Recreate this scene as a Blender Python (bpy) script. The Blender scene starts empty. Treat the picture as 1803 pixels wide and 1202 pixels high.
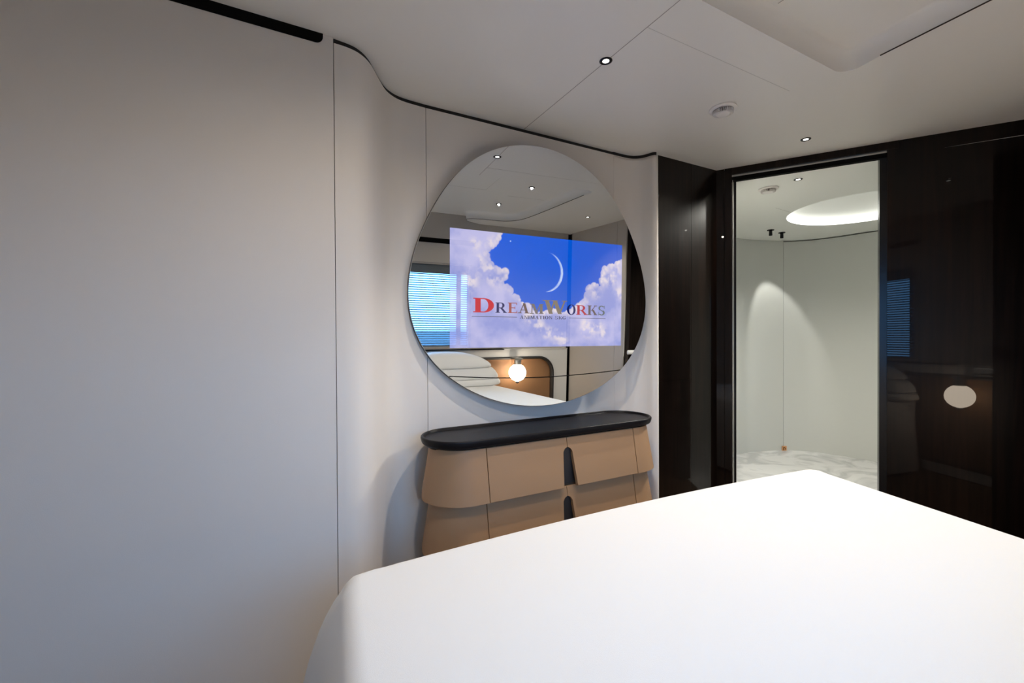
import bpy, bmesh, math, random
import numpy as np
from mathutils import Vector, Matrix, noise as mnoise

# ------------------------------------------------------------------ scene, camera, light
scene = bpy.context.scene
col = scene.collection
PI = math.pi
rad = math.radians
random.seed(4)

scene.view_settings.view_transform = 'Standard'
scene.view_settings.look = 'None'
scene.view_settings.gamma = 1.0
scene.view_settings.use_curve_mapping = False
scene.view_settings.exposure = 0.19

# world axes: X runs along the mirror wall to the right, Y runs into that wall, Z up
cam_data = bpy.data.cameras.new('camera')
cam_data.sensor_fit = 'HORIZONTAL'
cam_data.sensor_width = 36.0
cam_data.lens = 36.0 * 782.0 / 1803.0
cam_data.clip_start = 0.02
cam = bpy.data.objects.new('camera', cam_data)
col.objects.link(cam)
R_ = Vector((0.87878326, -0.47719237, -0.00523576))
U_ = Vector((0.00876534, 0.00517054, 0.99994822))
F_ = Vector((0.47714059, 0.87878365, -0.00872654))
cam.matrix_world = Matrix(((R_.x, U_.x, -F_.x, 0.0), (R_.y, U_.y, -F_.y, 0.0),
                           (R_.z, U_.z, -F_.z, 1.35), (0, 0, 0, 1)))
scene.camera = cam

FLOOR = -0.10
CEIL = 2.645          # lower ceiling rim
COF = 2.73            # raised middle of the ceiling
BATH = 2.55           # bathroom ceiling

world = bpy.data.worlds.new('daylight')
scene.world = world
world.use_nodes = True
bgn = world.node_tree.nodes['Background']
bgn.inputs['Color'].default_value = (0.16, 0.48, 1.0, 1)
bgn.inputs['Strength'].default_value = 8.2
SPOT = 1.75


def area_light(name, loc, rot, sx, sy, power, color, portal=False):
    d = bpy.data.lights.new(name, 'AREA')
    d.shape = 'RECTANGLE'
    d.size, d.size_y = sx, sy
    d.energy = power
    d.color = color
    if portal:
        d.cycles.is_portal = True
    o = bpy.data.objects.new(name, d)
    o.location = loc
    o.rotation_euler = rot
    col.objects.link(o)
    return o


def spot_light(name, loc, power, angle, blend, radius, color, aim=None, parent=None):
    d = bpy.data.lights.new(name, 'SPOT')
    d.energy = power
    d.spot_size = rad(angle)
    d.spot_blend = blend
    d.shadow_soft_size = radius
    d.color = color
    o = bpy.data.objects.new(name, d)
    o.location = loc
    if aim is not None:
        v = Vector(aim) - Vector(loc)
        o.rotation_euler = v.to_track_quat('-Z', 'Y').to_euler()
    col.objects.link(o)
    return o


# daylight comes in through the window behind the camera (portal = sampling guide for the sky)
area_light('window_portal', (0.88, -0.86, 1.6), (rad(90), 0, rad(180 - 3.6)), 1.96, 1.1, 1, (1, 1, 1), True)

# ------------------------------------------------------------------ materials


def pmat(name, color, rough=0.6, metal=0.0, coat=0.0, spec=0.5, bump=0.0, bscale=200.0, var=0.0, vscale=3.0,
         emit=None, estr=0.0, sheen=0.0):
    m = bpy.data.materials.new(name)
    m.use_nodes = True
    nt = m.node_tree
    b = nt.nodes['Principled BSDF']
    b.inputs['Base Color'].default_value = (*color, 1)
    b.inputs['Roughness'].default_value = rough
    b.inputs['Metallic'].default_value = metal
    b.inputs['Specular IOR Level'].default_value = spec
    if coat:
        b.inputs['Coat Weight'].default_value = coat
        b.inputs['Coat Roughness'].default_value = 0.04
    if sheen:
        b.inputs['Sheen Weight'].default_value = sheen
    if emit:
        b.inputs['Emission Color'].default_value = (*emit, 1)
        b.inputs['Emission Strength'].default_value = estr
    tc = None
    if bump or var:
        tc = nt.nodes.new('ShaderNodeTexCoord')
    if var:
        n = nt.nodes.new('ShaderNodeTexNoise')
        n.inputs['Scale'].default_value = vscale
        n.inputs['Detail'].default_value = 4
        nt.links.new(tc.outputs['Object'], n.inputs['Vector'])
        r = nt.nodes.new('ShaderNodeMapRange')
        r.inputs['From Min'].default_value = 0.3
        r.inputs['From Max'].default_value = 0.7
        r.inputs['To Min'].default_value = 1 - var
        r.inputs['To Max'].default_value = 1 + var
        nt.links.new(n.outputs['Fac'], r.inputs['Value'])
        mx = nt.nodes.new('ShaderNodeVectorMath')
        mx.operation = 'SCALE'
        mx.inputs[0].default_value = color
        nt.links.new(r.outputs['Result'], mx.inputs['Scale'])
        nt.links.new(mx.outputs['Vector'], b.inputs['Base Color'])
    if bump:
        n2 = nt.nodes.new('ShaderNodeTexNoise')
        n2.inputs['Scale'].default_value = bscale
        n2.inputs['Detail'].default_value = 3
        nt.links.new(tc.outputs['Object'], n2.inputs['Vector'])
        bp = nt.nodes.new('ShaderNodeBump')
        bp.inputs['Strength'].default_value = bump
        bp.inputs['Distance'].default_value = 0.002
        nt.links.new(n2.outputs['Fac'], bp.inputs['Height'])
        nt.links.new(bp.outputs['Normal'], b.inputs['Normal'])
    return m


def wood_mat(name, dark, light, rough=0.06, coat=1.0, scale=(30, 30, 1.2)):
    m = bpy.data.materials.new(name)
    m.use_nodes = True
    nt = m.node_tree
    b = nt.nodes['Principled BSDF']
    tc = nt.nodes.new('ShaderNodeTexCoord')
    mp = nt.nodes.new('ShaderNodeMapping')
    mp.inputs['Scale'].default_value = scale
    n = nt.nodes.new('ShaderNodeTexNoise')
    n.inputs['Scale'].default_value = 1.0
    n.inputs['Detail'].default_value = 6
    n.inputs['Distortion'].default_value = 1.2
    cr = nt.nodes.new('ShaderNodeValToRGB')
    cr.color_ramp.elements[0].position = 0.38
    cr.color_ramp.elements[0].color = (*dark, 1)
    cr.color_ramp.elements[1].position = 0.68
    cr.color_ramp.elements[1].color = (*light, 1)
    nt.links.new(tc.outputs['Object'], mp.inputs['Vector'])
    nt.links.new(mp.outputs['Vector'], n.inputs['Vector'])
    nt.links.new(n.outputs['Fac'], cr.inputs['Fac'])
    nt.links.new(cr.outputs['Color'], b.inputs['Base Color'])
    b.inputs['Roughness'].default_value = 0.35
    b.inputs['Specular IOR Level'].default_value = 0.08
    b.inputs['Coat Weight'].default_value = coat
    b.inputs['Coat Roughness'].default_value = rough
    b.inputs['Coat IOR'].default_value = 1.28
    return m


def marble_mat(name):
    m = bpy.data.materials.new(name)
    m.use_nodes = True
    nt = m.node_tree
    b = nt.nodes['Principled BSDF']
    tc = nt.nodes.new('ShaderNodeTexCoord')
    n = nt.nodes.new('ShaderNodeTexNoise')
    n.inputs['Scale'].default_value = 2.4
    n.inputs['Detail'].default_value = 9
    n.inputs['Distortion'].default_value = 1.6
    cr = nt.nodes.new('ShaderNodeValToRGB')
    cr.color_ramp.elements[0].position = 0.40
    cr.color_ramp.elements[0].color = (0.52, 0.52, 0.52, 1)
    cr.color_ramp.elements[1].position = 0.56
    cr.color_ramp.elements[1].color = (0.72, 0.72, 0.71, 1)
    nt.links.new(tc.outputs['Object'], n.inputs['Vector'])
    nt.links.new(n.outputs['Fac'], cr.inputs['Fac'])
    nt.links.new(cr.outputs['Color'], b.inputs['Base Color'])
    b.inputs['Roughness'].default_value = 0.25
    return m


M = {}
M['wall'] = pmat('ivory_wall_covering', (0.73, 0.685, 0.635), 0.72, bump=0.12, bscale=420)
M['ceiling'] = pmat('satin_ceiling_lacquer', (0.83, 0.805, 0.76), 0.33, spec=0.35)
M['gap'] = pmat('black_shadow_gap', (0.006, 0.005, 0.005), 0.6)
M['seam'] = pmat('brown_seam', (0.05, 0.035, 0.028), 0.8)
M['cseam'] = pmat('ceiling_seam', (0.36, 0.34, 0.31), 0.8)
M['fseam'] = pmat('faint_ceiling_seam', (0.58, 0.555, 0.52), 0.6)
M['blacktrim'] = pmat('matt_black_trim', (0.004, 0.004, 0.004), 0.85, spec=0.1)
M['wood'] = wood_mat('dark_gloss_wood', (0.0025, 0.0014, 0.0010), (0.008, 0.0038, 0.0025), rough=0.012)
M['woodflat'] = wood_mat('dark_satin_wood', (0.006, 0.004, 0.003), (0.016, 0.010, 0.008), rough=0.3, coat=0.4)
M['blackmetal'] = pmat('black_metal', (0.012, 0.012, 0.013), 0.25, metal=0.6)
M['steel'] = pmat('brushed_steel', (0.55, 0.54, 0.52), 0.3, metal=1.0)
M['edge'] = pmat('grey_polished_edge', (0.20, 0.21, 0.21), 0.25, metal=0.7)
M['leather'] = pmat('tan_leather', (0.35, 0.206, 0.110), 0.52, spec=0.35, bump=0.15, bscale=350, var=0.02)
M['leatherin'] = pmat('dark_leather_core', (0.10, 0.055, 0.032), 0.7)
M['tray'] = pmat('black_stained_oak', (0.009, 0.0085, 0.010), 0.36, spec=0.12, bump=0.2, bscale=120)
M['slot'] = pmat('charcoal_recess', (0.018, 0.017, 0.020), 0.5)
M['linen'] = pmat('white_linen', (0.70, 0.695, 0.685), 0.85, bump=0.25, bscale=700, sheen=0.1)
M['pillow'] = pmat('white_pillow_cotton', (0.80, 0.79, 0.77), 0.88, bump=0.2, bscale=500)
M['headboard'] = pmat('pale_headboard', (0.62, 0.605, 0.58), 0.5)
M['niche'] = pmat('tan_niche_leather', (0.47, 0.25, 0.12), 0.55, bump=0.1, bscale=300)
M['nicherim'] = pmat('dark_rounded_rim', (0.018, 0.016, 0.015), 0.45)
M['slat'] = pmat('grey_blind_slat', (0.11, 0.125, 0.135), 0.5)
M['globe'] = pmat('opal_globe', (0.9, 0.88, 0.84), 0.3, emit=(1.0, 0.84, 0.66), estr=20.0)
M['glow'] = pmat('lamp_glow', (0.9, 0.9, 0.9), 0.4, emit=(1.0, 0.95, 0.88), estr=3.5)
M['led'] = pmat('led_strip_glow', (0.9, 0.9, 0.9), 0.4, emit=(0.99, 1.0, 0.92), estr=3.4)
M['detector'] = pmat('white_plastic', (0.80, 0.77, 0.745), 0.4)
M['detgap'] = pmat('grey_vent_gap', (0.02, 0.017, 0.016), 0.7)
M['bathwall'] = pmat('pale_bath_wall', (0.58, 0.59, 0.555), 0.55)
M['bathceil'] = pmat('white_bath_ceiling', (0.86, 0.87, 0.83), 0.4)
M['marble'] = marble_mat('grey_marble')
M['floor'] = wood_mat('brown_timber_floor', (0.07, 0.04, 0.022), (0.14, 0.085, 0.05), rough=0.25, coat=0.3, scale=(1.5, 14, 1))
M['brass'] = pmat('brass', (0.72, 0.36, 0.16), 0.35, metal=0.6)
M['rightwall'] = pmat('taupe_wall_panel', (0.47, 0.43, 0.39), 0.6)
M['sea'] = pmat('sea_water', (0.006, 0.022, 0.04), 0.6)
M['light_block'] = pmat('light_block_grey', (0.25, 0.25, 0.25), 0.7)


def mirror_mat(name, tint):
    m = bpy.data.materials.new(name)
    m.use_nodes = True
    nt = m.node_tree
    nt.nodes.remove(nt.nodes['Principled BSDF'])
    g = nt.nodes.new('ShaderNodeBsdfGlossy')
    g.inputs['Color'].default_value = (*tint, 1)
    g.inputs['Roughness'].default_value = 0.0
    nt.links.new(g.outputs['BSDF'], nt.nodes['Material Output'].inputs['Surface'])
    return m


TINT = (0.69, 0.72, 0.735)
M['mirror'] = mirror_mat('mirror_glass', TINT)


def screen_mat(name, color=None, strength=1.0):
    """lit display seen behind the half mirror: it emits and still reflects"""
    m = bpy.data.materials.new(name)
    m.use_nodes = True
    nt = m.node_tree
    nt.nodes.remove(nt.nodes['Principled BSDF'])
    g = nt.nodes.new('ShaderNodeBsdfGlossy')
    g.inputs['Color'].default_value = (0.20, 0.205, 0.21, 1)
    g.inputs['Roughness'].default_value = 0.0
    e = nt.nodes.new('ShaderNodeEmission')
    e.inputs['Strength'].default_value = strength
    if color is None:
        a = nt.nodes.new('ShaderNodeAttribute')
        a.attribute_name = 'picture'
        nt.links.new(a.outputs['Color'], e.inputs['Color'])
    else:
        e.inputs['Color'].default_value = (*color, 1)
    s = nt.nodes.new('ShaderNodeAddShader')
    nt.links.new(g.outputs['BSDF'], s.inputs[0])
    nt.links.new(e.outputs['Emission'], s.inputs[1])
    nt.links.new(s.outputs['Shader'], nt.nodes['Material Output'].inputs['Surface'])
    return m


def glass_mat(name):
    m = bpy.data.materials.new(name)
    m.use_nodes = True
    nt = m.node_tree
    nt.nodes.remove(nt.nodes['Principled BSDF'])
    t = nt.nodes.new('ShaderNodeBsdfTransparent')
    g = nt.nodes.new('ShaderNodeBsdfGlossy')
    g.inputs['Roughness'].default_value = 0.0
    mx = nt.nodes.new('ShaderNodeMixShader')
    mx.inputs[0].default_value = 0.06
    nt.links.new(t.outputs['BSDF'], mx.inputs[1])
    nt.links.new(g.outputs['BSDF'], mx.inputs[2])
    nt.links.new(mx.outputs['Shader'], nt.nodes['Material Output'].inputs['Surface'])
    return m


M['glass'] = glass_mat('window_glass')

# ------------------------------------------------------------------ mesh helpers


def link(o, parent=None):
    col.objects.link(o)
    if parent is not None:
        o.parent = parent
    return o


def obj(name, bm, mat, parent=None, smooth=None, label=None):
    """link one bmesh as one object; smooth = auto smooth angle in degrees"""
    me = bpy.data.meshes.new(name)
    bmesh.ops.recalc_face_normals(bm, faces=bm.faces)
    bm.to_mesh(me)
    bm.free()
    o = bpy.data.objects.new(name, me)
    if mat is not None:
        me.materials.append(mat)
    link(o, parent)
    if smooth is not None:
        me.polygons.foreach_set('use_smooth', [True] * len(me.polygons))
        if smooth < 180:
            me.set_sharp_from_angle(angle=rad(smooth))
    if label:
        o['label'] = label
    return o


def empty(name, loc=(0, 0, 0), rotz=0):
    o = bpy.data.objects.new(name, None)
    o.empty_display_size = 0.1
    o.location = loc
    o.rotation_euler = (0, 0, rotz)
    return link(o)


def tag(o, label, cat, group=None):
    o['label'] = label
    o['category'] = cat
    if group:
        o['group'] = group
    return o


def struct(o):
    o['kind'] = 'structure'
    return o


def bx(bm, x0, x1, y0, y1, z0, z1, mtx=None):
    vs = [bm.verts.new((x, y, z)) for z in (z0, z1) for y in (y0, y1) for x in (x0, x1)]
    if mtx is not None:
        for v in vs:
            v.co = mtx @ v.co
    for f in ((0, 1, 3, 2), (4, 6, 7, 5), (0, 4, 5, 1), (2, 3, 7, 6), (0, 2, 6, 4), (1, 5, 7, 3)):
        bm.faces.new([vs[i] for i in f])
    return vs


def box(x0, x1, y0, y1, z0, z1, mtx=None, bevel=0.0, seg=2):
    bm = bmesh.new()
    bx(bm, x0, x1, y0, y1, z0, z1, mtx)
    if bevel:
        bmesh.ops.bevel(bm, geom=list(bm.edges), offset=bevel, segments=seg, profile=0.5, affect='EDGES')
    return bm


def prism(poly, z0, z1, bm=None):
    """vertical prism over a plan polygon"""
    bm = bm or bmesh.new()
    a = [bm.verts.new((p[0], p[1], z0)) for p in poly]
    b = [bm.verts.new((p[0], p[1], z1)) for p in poly]
    n = len(poly)
    bm.faces.new(a[::-1])
    bm.faces.new(b)
    for i in range(n):
        bm.faces.new((a[i], a[(i + 1) % n], b[(i + 1) % n], b[i]))
    return bm


def offset_path(path, d):
    """offset an open plan polyline to its left by d"""
    out = []
    n = len(path)
    for i, p in enumerate(path):
        a = Vector(path[max(i - 1, 0)])
        b = Vector(path[min(i + 1, n - 1)])
        t = (b - a).normalized()
        out.append((p[0] - t.y * d, p[1] + t.x * d))
    return out


def wall_strip(path, z0, z1, thick):
    """solid wall following a plan polyline; thickness grows to the left of the path"""
    return prism(list(path) + offset_path(path, thick)[::-1], z0, z1)


def catmull(pts, n=10):
    P = [Vector(p) for p in pts]
    P = [P[0] * 2 - P[1]] + P + [P[-1] * 2 - P[-2]]
    out = []
    for i in range(1, len(P) - 2):
        for k in range(n):
            t = k / n
            out.append(0.5 * ((2 * P[i]) + (P[i + 1] - P[i - 1]) * t + (2 * P[i - 1] - 5 * P[i] + 4 * P[i + 1] - P[i + 2]) * t * t
                              + (3 * P[i] - P[i - 1] - 3 * P[i + 1] + P[i + 2]) * t ** 3))
    out.append(P[-2])
    return [tuple(v) for v in out]


def lathe(profile, seg=40, bm=None, mtx=None):
    """revolve (r, z) points round Z; ends at r=0 are closed"""
    bm = bm or bmesh.new()
    rings = []
    for r, z in profile:
        if r < 1e-6:
            rings.append([bm.verts.new((0, 0, z))])
        else:
            rings.append([bm.verts.new((r * math.cos(2 * PI * k / seg), r * math.sin(2 * PI * k / seg), z)) for k in range(seg)])
    for a, b in zip(rings, rings[1:]):
        for k in range(seg):
            k2 = (k + 1) % seg
            if len(a) == 1 and len(b) > 1:
                bm.faces.new((a[0], b[k], b[k2]))
            elif len(b) == 1 and len(a) > 1:
                bm.faces.new((a[k], b[0], a[k2]))
            elif len(a) > 1:
                bm.faces.new((a[k], b[k], b[k2], a[k2]))
    if mtx is not None:
        bmesh.ops.transform(bm, matrix=mtx, verts=bm.verts)
    return bm


def ring_loft(rings, bm=None, close=True, cap0=True, cap1=True):
    """loft closed rings of equal length"""
    bm = bm or bmesh.new()
    R = [[bm.verts.new(p) for p in r] for r in rings]
    n = len(R[0])
    for a, b in zip(R, R[1:]):
        for k in range(n):
            bm.faces.new((a[k], a[(k + 1) % n], b[(k + 1) % n], b[k]))
    if cap0:
        bm.faces.new(R[0][::-1])
    if cap1:
        bm.faces.new(R[-1])
    return bm


def tube(pts, r, seg=12):
    bm = bmesh.new()
    P = [Vector(p) for p in pts]
    rings = []
    for i, p in enumerate(P):
        t = (P[min(i + 1, len(P) - 1)] - P[max(i - 1, 0)]).normalized()
        up = Vector((0, 0, 1)) if abs(t.z) < 0.9 else Vector((1, 0, 0))
        a = t.cross(up).normalized()
        b = a.cross(t)
        rings.append([p + (a * math.cos(2 * PI * k / seg) + b * math.sin(2 * PI * k / seg)) * r for k in range(seg)])
    return ring_loft(rings, bm)


def polar(cx, cy, r, a0, a1, n):
    return [(cx + r * math.cos(rad(a0 + (a1 - a0) * k / n)), cy + r * math.sin(rad(a0 + (a1 - a0) * k / n))) for k in range(n + 1)]


# ------------------------------------------------------------------ room shell
TOP = 2.80
# floor
bm = prism([(-1.4, -1.1), (6.6, -1.1), (6.6, 4.2), (-1.4, 4.2)], FLOOR - 0.12, FLOOR)
struct(obj('floor', bm, M['floor']))

# front wall (behind the mirror): straight, S-curve, straight, forward curve and bullnose
WY = 2.393
left_part = [(-1.22, 2.053), (-0.6, 2.053), (0.2467, 2.053)]
s_part = catmull([(0.2497, 2.053), (0.300, 2.056), (0.345, 2.068), (0.385, 2.095), (0.420, 2.136), (0.452, 2.190), (0.485, 2.248),
                  (0.520, 2.305), (0.555, 2.343), (0.602, 2.372), (0.660, 2.386), (0.763, WY)], 6)
mid_part = [(0.7660, WY), (2.1146, WY)]
end_part = catmull([(2.1158, WY), (2.190, 2.393), (2.245, 2.390), (2.290, 2.378), (2.325, 2.352), (2.345, 2.318), (2.358, 2.280),
                    (2.372, 2.262), (2.392, 2.256), (2.410, 2.266), (2.418, 2.284), (2.420, 2.31)], 6)
front = empty('wall_front', (0.9, 2.4, FLOOR))
struct(front)


def child_keep(o, parent):
    o.parent = parent
    o.matrix_parent_inverse = Matrix.Translation(-Vector(parent.location))
    return o


WT = 2.622
for path, nm in ((left_part, 'wall_panel'), (s_part, 'wall_panel'), (mid_part, 'wall_panel'), (end_part, 'wall_panel')):
    zt = CEIL + 0.01 if path is left_part else WT
    o = child_keep(struct(obj(nm, wall_strip(path, FLOOR, zt, 0.016), M['wall'], smooth=40)), front)
# dark core behind the panel joints and above their tops (shadow gap)
core = [(-1.2, 2.062), (0.26, 2.062)] + [(x, y) for x, y in offset_path(s_part, 0.011)][4:-4] + [(0.76, WY + 0.01), (2.12, WY + 0.01)] \
    + [(2.22, WY + 0.012)]
o = child_keep(struct(obj('shadow_gap', wall_strip(core, FLOOR, CEIL + 0.02, 0.03), M['gap'], smooth=40)), front)
o = child_keep(struct(obj('shadow_gap', wall_strip(offset_path(end_part[:-19], 0.006), 2.60, CEIL + 0.02, 0.02), M['gap'], smooth=40)), front)
bm = prism(end_part + [(2.40, 2.34), (2.20, 2.42)], WT - 0.012, WT - 0.002)
child_keep(struct(obj('panel_top', bm, M['wall'])), front)
# black slot with rounded end at the head of the left panel
prof = [(-1.2, 2.602), (0.176, 2.602)] + [(0.176 + 0.030 * math.sin(a), 2.632 - 0.030 * math.cos(a)) for a in
                                          [k * PI / 16 for k in range(1, 9)]] + [(0.206, 2.6449), (-1.2, 2.6449)]
bm = bmesh.new()
a = [bm.verts.new((x, 2.0485, z)) for x, z in prof]
b = [bm.verts.new((x, 2.06, z)) for x, z in prof]
bm.faces.new(a)
bm.faces.new(b[::-1])
for i in range(len(prof)):
    j = (i + 1) % len(prof)
    bm.faces.new((a[i], b[i], b[j], a[j]))
struct(obj('trim_1', bm, M['blacktrim']))

# dark gloss wood return wall to the right of the mirror wall
wd = empty('wall_right_return', (2.75, 2.3, FLOOR))
struct(wd)
for x0, x1, z0, z1 in ((2.4405, 2.7805, FLOOR, 1.029), (2.4405, 2.7805, 1.031, CEIL + 0.02), (2.7830, 3.0700, FLOOR, CEIL + 0.02)):
    child_keep(struct(obj('wall_panel', box(x0, x1, 2.292, 2.33, z0, z1), M['wood'])), wd)
child_keep(struct(obj('shadow_gap', box(2.42, 3.10, 2.306, 2.36, FLOOR, CEIL + 0.03), M['gap'])), wd)

# wall with the bathroom doorway, running back towards the camera's right
D0 = Vector((3.069, 2.29, 0))
DU = Vector((0.54876158, -0.8359789, 0))
DN = Vector((0.8359789, 0.54876158, 0))         # away from the bedroom


def dmat():
    return Matrix(((DU.x, DN.x, 0, D0.x), (DU.y, DN.y, 0, D0.y), (0, 0, 1, 0), (0, 0, 0, 1)))


DM = dmat()
OPEN0, OPEN1 = 0.135, 1.0
dw = empty('wall_right', (3.4, 1.77, FLOOR))
struct(dw)
child_keep(struct(obj('wall_panel', box(-0.03, 0.052, 0.0, 0.12, FLOOR, CEIL + 0.02, DM), M['wood'])), dw)
child_keep(struct(obj('wall_panel', box(0.055, 0.106, -0.004, 0.12, FLOOR, CEIL + 0.02, DM), M['wood'])), dw)
child_keep(struct(obj('header_panel', box(0.106, OPEN1 + 0.1, -0.002, 0.045, 2.594, CEIL + 0.02, DM), M['woodflat'])), dw)
child_keep(struct(obj('wall_panel', box(OPEN1 + 0.04, 2.36, 0.0, 0.12, FLOOR, CEIL + 0.02, DM), M['wood'])), dw)
child_keep(struct(obj('shadow_gap', box(-0.05, 0.106, 0.03, 0.13, FLOOR, CEIL + 0.02, DM), M['gap'])), dw)  # added dark backing, keeps daylight from leaking through the panel joint
df = empty('door_1', (3.4, 1.77, FLOOR))
struct(df)
child_keep(struct(obj('track_strip', box(0.106, OPEN1 + 0.04, 0.014, 0.045, 2.576, 2.596, DM), M['steel'])), df)
child_keep(struct(obj('door_frame_head', box(0.106, OPEN1 + 0.04, 0.004, 0.04, 2.545, 2.577, DM), M['blacktrim'])), df)
child_keep(struct(obj('door_frame', box(0.118, OPEN0, 0.004, 0.05, FLOOR, 2.55, DM), M['blackmetal'])), df)
child_keep(struct(obj('door_frame', box(OPEN1, OPEN1 + 0.042, 0.004, 0.05, FLOOR, 2.55, DM), M['blackmetal'])), df)
child_keep(struct(obj('edge_strip', box(0.1085, 0.1145, -0.005, 0.10, FLOOR, 2.55, DM, 0.002), M['steel'])), df)

# short wall with the entrance door, out of frame to the right but seen in the mirror
struct(obj('wall_entry', box(3.475, 4.55, 0.33, 0.42, FLOOR, CEIL + 0.02), M['woodflat']))
en = empty('door_2', (3.9, 0.33, FLOOR))
struct(en)
child_keep(struct(obj('door_leaf', box(3.50, 4.28, 0.335, 0.40, FLOOR, 1.92), M['blackmetal'])), en)
en.children[0].location.y += 0.0

# right wall and back wall
BA = rad(3.6)
bdir = Vector((math.cos(BA), -math.sin(BA), 0))
B0 = Vector((3.326, -0.795, 0))
bn = Vector((math.sin(BA), math.cos(BA), 0))       # into the room
BM = Matrix(((bdir.x, bn.x, 0, B0.x), (bdir.y, bn.y, 0, B0.y), (0, 0, 1, 0), (0, 0, 0, 1)))   # local x along wall, y into room


rdir = (Vector((3.45, 0.27, 0)) - B0).normalized()
rn = Vector((rdir.y, -rdir.x, 0))                   # away from the room
RM = Matrix(((rdir.x, rn.x, 0, B0.x), (rdir.y, rn.y, 0, B0.y), (0, 0, 1, 0), (0, 0, 0, 1)))
rw = empty('wall_side', (3.4, -0.2, FLOOR))
struct(rw)
child_keep(struct(obj('wall_panel', box(0.05, 0.980, 0.0, 0.03, FLOOR, CEIL + 0.02, RM), M['rightwall'])), rw)
child_keep(struct(obj('wall_panel', box(0.984, 1.145, 0.0, 0.03, FLOOR, CEIL + 0.02, RM), M['rightwall'])), rw)
child_keep(struct(obj('shadow_gap', box(-0.06, 1.14, 0.022, 0.10, FLOOR, CEIL + 0.03, RM), M['gap'])), rw)

# window opening in the back wall: local x from WX0 to WX1
WX0, WX1, WZ0, WZ1 = -3.45, -1.46, 1.07, 2.125
bw = empty('wall_back', (1.3, -0.7, FLOOR))
struct(bw)
bm = bmesh.new()
bx(bm, -4.8, WX0, -0.14, 0, FLOOR, TOP, BM)
bx(bm, WX1, -0.03, -0.14, 0, FLOOR, TOP, BM)
bx(bm, WX0, WX1, -0.14, 0, FLOOR, WZ0, BM)
bx(bm, WX0, WX1, -0.14, 0, WZ1, TOP, BM)
child_keep(struct(obj('wall_panel', bm, M['rightwall'])), bw)
child_keep(struct(obj('dark_band', box(-4.7, -1.40, -0.01, 0.006, 2.362, 2.420, BM), M['blacktrim'])), bw)
child_keep(struct(obj('shadow_gap', box(-0.032, 0.03, -0.16, -0.03, FLOOR, CEIL + 0.02, BM), M['gap'])), bw)

win = empty('window_1', (0.9, -0.75, 1.07))
struct(win)
bm = bmesh.new()
bx(bm, WX0, WX1, -0.10, -0.02, WZ1 - 0.02, WZ1, BM)
bx(bm, WX0, WX1, -0.10, -0.02, WZ0, WZ0 + 0.02, BM)
bx(bm, WX0, WX0 + 0.02, -0.10, -0.02, WZ0 + 0.02, WZ1 - 0.02, BM)
bx(bm, WX1 - 0.02, WX1, -0.10, -0.02, WZ0 + 0.02, WZ1 - 0.02, BM)
bx(bm, -1.612, -1.556, -0.135, -0.112, WZ0, WZ1, BM)
child_keep(struct(obj('window_frame', bm, M['rightwall'])), win)
child_keep(struct(obj('pane', box(WX0, WX1, -0.137, -0.135, WZ0, WZ1, BM), M['glass'])), win)

# left wall of the cabin, outside the frame
struct(obj('wall_left', box(-1.36, -1.22, -1.05, 2.2, FLOOR, TOP), M['wall']))


# added, unseen outer shell that keeps daylight out of the wall cavities
sh = empty('wall_light_block', (2.5, 4.2, FLOOR))
struct(sh)
for b in ((-1.5, -1.44, -1.1, 4.3, FLOOR, TOP + 0.05), (-1.5, 6.7, 4.24, 4.3, FLOOR, TOP + 0.05), (6.64, 6.7, -1.0, 4.3, FLOOR, TOP + 0.05),
          (3.42, 6.7, -1.04, -0.98, FLOOR, TOP + 0.05), (3.42, 3.48, -1.0, -0.82, FLOOR, TOP + 0.05), (-1.5, 6.7, -1.04, 4.3, TOP + 0.002, TOP + 0.05)):
    child_keep(struct(obj('light_block_panel', box(*b), M['light_block'])), sh)


# ceiling: lower rim around a raised middle with rounded inner edge
def loop_face(bm, outer, holes, z):
    edges = []
    for lp in [outer] + holes:
        vs = [bm.verts.new((x, y, z)) for x, y in lp]
        for i in range(len(vs)):
            edges.append(bm.edges.new((vs[i], vs[(i + 1) % len(vs)])))
    bmesh.ops.triangle_fill(bm, edges=edges, use_beauty=True, use_dissolve=False)


hole = [(-1.15, 1.162)] + polar(2.43, 1.082, 0.08, 90, 10, 6) \
    + catmull([(2.49, 1.0), (2.47, 0.75), (2.45, 0.5), (2.425, 0.2), (2.39, -0.10), (2.355, -0.25), (2.30, -0.345), (2.23, -0.40), (2.15, -0.425),
               (2.02, -0.425), (1.90, -0.43), (1.80, -0.455), (1.75, -0.50), (1.77, -0.57), (1.85, -0.645), (1.95, -0.70), (2.0, -0.78)], 5) \
    + [(-1.15, -0.60)]
hole = [(float(p[0]), float(p[1])) for p in hole]
outer = [(-1.35, -1.0), (3.6, -1.0), (4.7, 0.2), (4.7, 0.55), (3.12, 2.44), (-1.35, 2.44)]
bm = bmesh.new()
loop_face(bm, outer, [hole], CEIL)
ceil_e = empty('ceiling', (1.2, 0.6, CEIL))
struct(ceil_e)
# the rim's inner edge: short drop with a cove up to the raised field


def cove_rings(lp, steps):
    """offset a closed loop towards its inside"""
    n = len(lp)
    area = sum(lp[i][0] * lp[(i + 1) % n][1] - lp[(i + 1) % n][0] * lp[i][1] for i in range(n))
    sgn = 1 if area > 0 else -1
    out = []
    for ins, z in steps:
        r = []
        for i in range(n):
            a = Vector(lp[i - 1])
            b = Vector(lp[i])
            c = Vector(lp[(i + 1) % n])
            t = ((b - a).normalized() + (c - b).normalized())
            t = t.normalized() if t.length > 1e-6 else (c - b).normalized()
            nn = Vector((-t.y, t.x)) * sgn
            r.append((b.x + nn.x * ins, b.y + nn.y * ins, z))
        out.append(r)
    return out


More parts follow.
